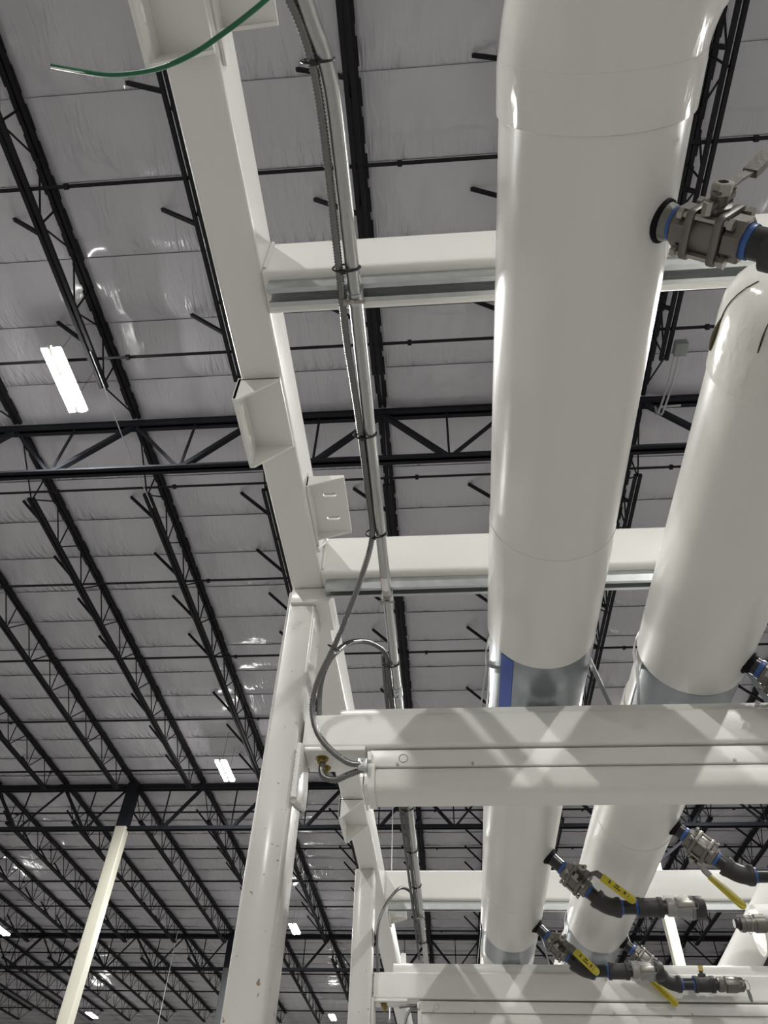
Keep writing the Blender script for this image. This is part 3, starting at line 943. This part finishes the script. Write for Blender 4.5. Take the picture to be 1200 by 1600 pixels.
    if cap:
        t.part('end_cap', MB().lathe(Kx + ex * .086, ex, [(0, .036), (.004, .038), (.040, .038), (.046, .034), (.0465, .024), (.030, .022)], 24), 'iron')
    else:
        t.part('end_plug', MB().lathe(Kx + ex * .086, ex, [(0, .029), (.024, .029), (.028, .020), (.034, .020)], 16), 'cast')
        t.part('pull_ring', MB().tube([(Kx.x + .122 + .018 * math.cos(a), Kx.y - .012 + .008 * math.cos(a), Kx.z - .006 + .022 * math.sin(a)) for a in [2 * math.pi * k / 24 for k in range(24)]], .0016, 6, closed=True), 'bolt')
        t.part('metal_tag', MB().prism([(.017 * math.cos(2 * math.pi * k / 24), .026 * math.sin(2 * math.pi * k / 24)) for k in range(24)], (Kx.x + .124, Kx.y - .014, Kx.z - .047), (.7, .7, 0), (0, 0, 1), (.001, -.001, 0)), 'tagmetal', label='oval grey metal tag')
    return t

def on(fx, y, a=-45):
    return (fx(y) + RP * math.cos(R(a)), y, ZP + RP * math.sin(R(a)))
drain(on(px1, .443), .016, (0, -1, 0), B45, 'closed steel ball valve on the first pipe near the pipe elbows', run='bare', hofs=.055, hlen=.15, lw=.5, wrap=False, sealed=True)
drain(on(px2, 1.614), .030, (0, 1, -.1), D45, 'blue-taped steel ball valve on the second pipe above the nearest low beam', wrap=False)
drain(on(px1, 2.866), .060, Vector((0, -.9, 0)) + B45 * .42, D45, 'open yellow-handled ball valve, upper one on the first pipe, in front of second pipe', hofs=.080, rot=8)
drain(on(px2, 2.61), .036, Vector((0, .9, 0)) - B45 * .42, D45, 'open yellow-handled ball valve, upper one on the second pipe, before the far beam', hofs=.060, rot=-9)
drain(on(px1, 3.662), .056, Vector((0, -.95, 0)) + B45 * .3, D45, 'open yellow-handled ball valve, lower one on the first pipe, at the second low beam', hofs=.058, hlen=.145)
drain(on(px2, 3.884), .046, Vector((0, .95, 0)) - B45 * .3, D45, 'open ball valve with hanging oval tag, lower one on the second pipe', hofs=.056, rot=-3, cap=False, wrap=False, tagplate=True)

# hose fitting from the next pipe over, pointing back at these
t = Thing('cam_fitting', (1.28, 3.6, 1.11), 'steel cam fitting with black plug, in front of the third pipe', 'fitting')
ex = Vector((1, 0, 0))
q = Vector((1.275, 3.6, 1.111))
t.part('plug', MB().lathe(q, ex, [(0, .018), (.012, .020), (.018, .028), (.03, .028)], 12), 'black_pipe')
t.part('body', MB().lathe(q, ex, [(.022, .034), (.040, .036), (.044, .032), (.085, .032), (.088, .037), (.13, .037), (.135, .030), (.19, .030)], 24), 'cast')
t.part('nipple', MB().lathe(q, ex, [(.18, .0235), (.9, .0235)], 20), 'black_pipe')
t.part('wire_tie', MB().tube([(q.x + .07 + .008 * math.sin(a), q.y + .040 * math.cos(a), q.z + .040 * math.sin(a)) for a in [2 * math.pi * k / 24 for k in range(24)]], .0014, 5, closed=True), 'bolt')

# ------------------------------------------------------------------ conduit and armoured cables
def spline(pts, n=12):
    P = [Vector(p) for p in pts]
    out = []
    for i in range(len(P) - 1):
        p0, p1, p2, p3 = P[max(0, i - 1)], P[i], P[i + 1], P[min(len(P) - 1, i + 2)]
        for k in range(n):
            s = k / n
            out.append(.5 * ((2 * p1) + (p2 - p0) * s + (2 * p0 - 5 * p1 + 4 * p2 - p3) * s * s + (3 * p1 - p0 - 3 * p2 + p3) * s ** 3))
    out.append(P[-1])
    return out

def resample(pts, step):
    out = [pts[0]]
    acc = 0.0
    for a, b in zip(pts, pts[1:]):
        L = (b - a).length
        while acc + L >= step and L > 0:
            a = a + (b - a) * ((step - acc) / L)
            out.append(a)
            L = (b - a).length
            acc = 0.0
        acc += L
    return out

ZC = 1.400
CXc = -.1455
bend = [(-.30, -.10, ZC), (-.245, .02, ZC), (-.205, .09, ZC), (-.184, .135, ZC), (-.1667, .20, ZC), (-.1568, .2313, ZC), (-.1495, .27, ZC), (-.1462, .32, ZC), (CXc, .42, ZC)]
t = Thing('conduit', (CXc, .6, ZC), 'silver steel conduit running under the cross beams beside the first pipe', 'conduit')
t.part('tube', MB().tube(spline(bend, 10) + [Vector((CXc, y, ZC)) for y in (.6, 1.0, 2.0, 3.0, 4.2, 8.0)], .0148, 28), 'conduit')
for y in (2.12, 4.38):
    t.part('coupling', MB().lathe((CXc, y, ZC), (0, 1, 0), [(0, .0175), (.002, .0182), (.055, .0182), (.057, .0175)], 24), 'galv')
    for s in (.014, .043):
        t.part('set_screw', MB().lathe((CXc, y + s, ZC - .018), (0, 0, -1), [(0, .005), (.006, .005)], 8), 'galv')
t.part('label', MB().arcshell([(CXc, 1.545, ZC), (CXc, 1.60, ZC)], .0152, .0004, 200, 300, 10), 'fixture')
t.part('label', MB().arcshell([(CXc, 1.545, ZC), (CXc, 1.60, ZC)], .0153, .0004, 185, 212, 4), 'red', label='red sticker stripe')

def conduit_clamp(y, label):
    t = Thing('conduit_clamp', (CXc, y, ZC), label, 'clamp', 'strut clamps on the conduit')
    t.part('strap', MB().arcshell([(CXc, y - .012, ZC), (CXc, y + .012, ZC)], .0172, .002, 150, 390, 24), 'galv')
    for s in (-1, 1):
        t.part('ear', MB().box(CXc + s * .015 - .0015, CXc + s * .015 + .0015, y - .012, y + .012, ZC + .008, 1.428), 'galv')
    t.part('screw', MB().tube([(CXc - .022, y, ZC - .021), (CXc + .022, y, ZC - .021)], .004, 8), 'bolt')
    t.part('screw_nut', MB().lathe((CXc - .024, y, ZC - .021), (1, 0, 0), [(0, .008), (.008, .008)], 6), 'bolt')
conduit_clamp(.676, 'galvanized clamp holding the conduit to the nearest strut channel')
conduit_clamp(1.643, 'galvanized clamp holding the conduit to the strut beside the nearest post')
conduit_clamp(4.39, 'galvanized clamp holding the conduit to the farthest strut channel')

def armoured(name, pts, r, label, step=.0030, far=None):
    p = resample(spline(pts, 14), step)
    rad = [r * (1.10 if k % 2 else .80) for k in range(len(p))]
    t = Thing(name, p[0], label, 'cable', 'armoured cables by the conduit')
    t.part('armour', MB().tube(p, rad, 9), 'armour', smooth=80)
    return t
ZA = 1.392
cabA = [(-.275, .02, ZA), (-.222, .115, ZA), (-.199, .158, ZA), (-.180, .219, ZA), (-.1715, .285, ZA), (-.1690, .40, ZA), (-.1705, .52, ZA), (-.1712, .60, ZA), (-.1722, .676, ZA - .006),
        (-.1738, .775, ZA), (-.1700, .89, ZA), (-.1670, 1.02, ZA), (-.1655, 1.19, ZA), (-.1665, 1.36, ZA - .004),
        (-.1929, 1.42, 1.2742 + .03), (-.2338, 1.48, 1.2145), (-.2773, 1.55, 1.1518), (-.3196, 1.60, 1.0853), (-.3353, 1.63, 1.0263), (-.3207, 1.645, .9599), (-.282, 1.650, .9082), (-.232, 1.66, .8748), (-.192, 1.676, .8800)]
armoured('armoured_cable', cabA, .0080, 'armoured cable along the conduit, looping down into the nearest strip light')
cabB = [(-.1690, 4.9, ZA), (-.1690, 4.0, ZA), (-.1690, 3.0, ZA), (-.1690, 2.3, ZA), (-.1690, 2.08, ZA), (-.168, 2.00, ZA), (-.176, 1.93, 1.408), (-.222, 1.85, 1.3893), (-.2584, 1.72, 1.2908), (-.280, 1.62, 1.1862), (-.3030, 1.622, 1.1467), (-.3205, 1.645, 1.0949), (-.330, 1.72, 1.050), (-.326, 1.80, .99)]
armoured('armoured_cable', cabB, .0078, 'armoured cable arching off the conduit to the top of the nearest low beam')
cabC = [(-.3085, 1.715, .9060), (-.3085, 1.712, .8809), (-.2971, 1.705, .8602), (-.2671, 1.695, .8481), (-.234, 1.685, .8562), (-.196, 1.682, .869)]
armoured('armoured_cable', cabC, .0080, 'short armoured cable curling from the yellow bolts to the strip light')
armoured('armoured_cable', [(-.1875, 5.2, ZA), (-.1870, 4.45, ZA), (-.1865, 3.4, ZA), (-.1865, 2.6, ZA), (-.186, 2.2, ZA), (-.182, 1.95, ZA + .02)], .0066, 'thin armoured cable strapped outside the first one along the far conduit')
t = Thing('cable_connector', (-.19, 1.68, .875), 'grey twin cable connector at the end of the nearest strip light', 'connector')
t.part('body', MB().box(-.212, -.1865, 1.664, 1.694, .862, .892), 'galv', bevel=.004)
for z in (.869, .885):
    t.part('screw', MB().lathe((-.200, 1.664, z), (0, -1, 0), [(0, .0035), (.003, .0035)], 8), 'bolt')
armoured('armoured_cable', [(-.188, 4.30, ZA - .004), (-.192, 4.16, 1.43), (-.2427, 4.0, 1.3981), (-.3052, 3.95, 1.3128), (-.3428, 3.92, 1.2137), (-.3500, 3.93, 1.1081), (-.3455, 3.955, 1.0249), (-.34, 4.08, .98)], .0072,
         'thin armoured cable arching from the conduit to the second post')
armoured('armoured_cable', [(-.24, 3.985, .868), (-.20, 3.978, .872), (-.155, 3.98, .872)], .0070, 'short armoured cable entering the second strip light')
armoured('armoured_cable', [(-.155, 3.972, .862), (-.19, 3.966, .850), (-.212, 3.96, .80), (-.215, 3.96, .70), (-.215, 3.98, .4)], .0070, 'armoured cable dropping from the second strip light')

def tie(c, ax, rx, label, sq=1.0):
    c = Vector(c)
    d, u, v = frame(ax)
    pts = [c + u * math.cos(a) * rx + v * math.sin(a) * rx * sq for a in [2 * math.pi * k / 24 for k in range(24)]]
    t = Thing('cable_tie', c, label, 'cable tie', 'black cable ties on the conduit')
    t.part('loop', MB().tube(pts, .0022, 6, closed=True), 'black_plastic')
    q = c + u * rx * .2 - v * rx * sq
    t.part('head', MB().box(q.x - .005, q.x + .005, q.y - .004, q.y + .004, q.z - .005, q.z + .004), 'black_plastic')
for y, lab in ((.245, 'black cable tie at the conduit bend'), (.61, 'black cable tie on the conduit just above the nearest strut'), (1.03, 'black cable tie on the conduit beside the slotted rail bracket'),
               (1.37, 'black cable tie where the looping cable leaves the conduit'), (1.98, 'black cable tie where the arching cable meets the conduit'), (3.05, 'black cable tie on the conduit below the strip light'),
               (3.5, 'black cable tie on the conduit, second below the strip light'), (3.95, 'black cable tie on the conduit where the thin cable leaves'), (4.85, 'black cable tie on the conduit just over the second low beam')):
    x = -.157 if y > .3 else -.166
    tie((x, y, ZC - .002), (.0, 1, 0), .0285, lab, .62)
tie((-.279, 1.553, 1.150), (-.4, .35, -.7), .0175, 'black cable tie binding the two looping cables together', .8)

# green wire hanging across the rail
g = [(-.5582, .1987, 1.25), (-.5115, .2095, 1.25), (-.4633, .2171, 1.25), (-.3966, .214, 1.25), (-.3375, .1987, 1.25), (-.2882, .1776, 1.25), (-.2452, .1569, 1.25), (-.2135, .14, 1.255), (-.1872, .1231, 1.27), (-.17, .09, 1.32), (-.20, .085, 1.383)]
gp = spline(g, 10)
t = Thing('green_wire', g[0], 'loose green wire hanging across the rack rail, pale at its tip', 'wire')
t.part('insulation', MB().tube(gp, .0037, 12), 'green')
t.part('pale_tip', MB().tube([gp[0] + Vector((0, 0.0012, -.003)), gp[6] + Vector((0, 0.0008, -.0032)), gp[13] + Vector((0, 0, -.0024))], [.0018, .0018, .0008], 8), 'wiretip', label='pale strip along the tip')  # thin pale strip along the underside of the wire's free end

t = Thing('cable', (jx(-2) + .03, 5.5, 9.64), 'thin grey cable passing under the nearest girder from joist to joist', 'cable')
t.part('sheath', MB().tube(spline([(jx(-2) + .03, 5.3, 9.66), (jx(-2) + .03, 6.0, 9.65), (jx(-2) + .03, 7.0, 9.60), (jx(-2) + .03, 8.3, 9.65), (jx(-2) + .03, 8.6, 9.66)], 8), .011, 6), 'galv')

for (cx, cy, z1, lab) in ((-1.47, 20.4, 4.2, 'white cord hanging from the roof between conduit and second post'), (-12.05, 34.6, 5.2, 'white cord hanging from the roof beside the grey building column')):
    t = Thing('pendant_cord', (cx, cy, 10.4), lab, 'cord', 'white cords hanging from the roof')
    t.part('cord', MB().tube([(cx, cy, 10.42), (cx, cy, 7), (cx + .01, cy, z1)], .013, 6), 'fixture')
    t.part('cord_weight', MB().lathe((cx + .01, cy, z1), (0, 0, -1), [(0, .02), (.02, .035), (.10, .035), (.12, .02)], 10), 'grey_paint')

# junction box and thin conduits on the far joist beyond the first pipe
t = Thing('junction_box', (jx(2) + .10, 5.76, 9.62), 'small grey junction box on the joist between the two pipes', 'junction box')
x = jx(2) + .10
t.part('box', MB().box(x - .02, x + .16, 5.62, 5.84, 9.52, 9.66), 'box', bevel=.01)
for dx in (.02, .09):
    t.part('thin_conduit', MB().tube(spline([(x + dx, 5.84, 9.6), (x + dx, 6.4, 9.62), (x + dx - .02, 7.0, 9.70), (x + dx, 7.02, 9.9), (x + dx + (.35 if dx > .05 else 0), 7.03, 9.95)], 8), .018, 8), 'galv')
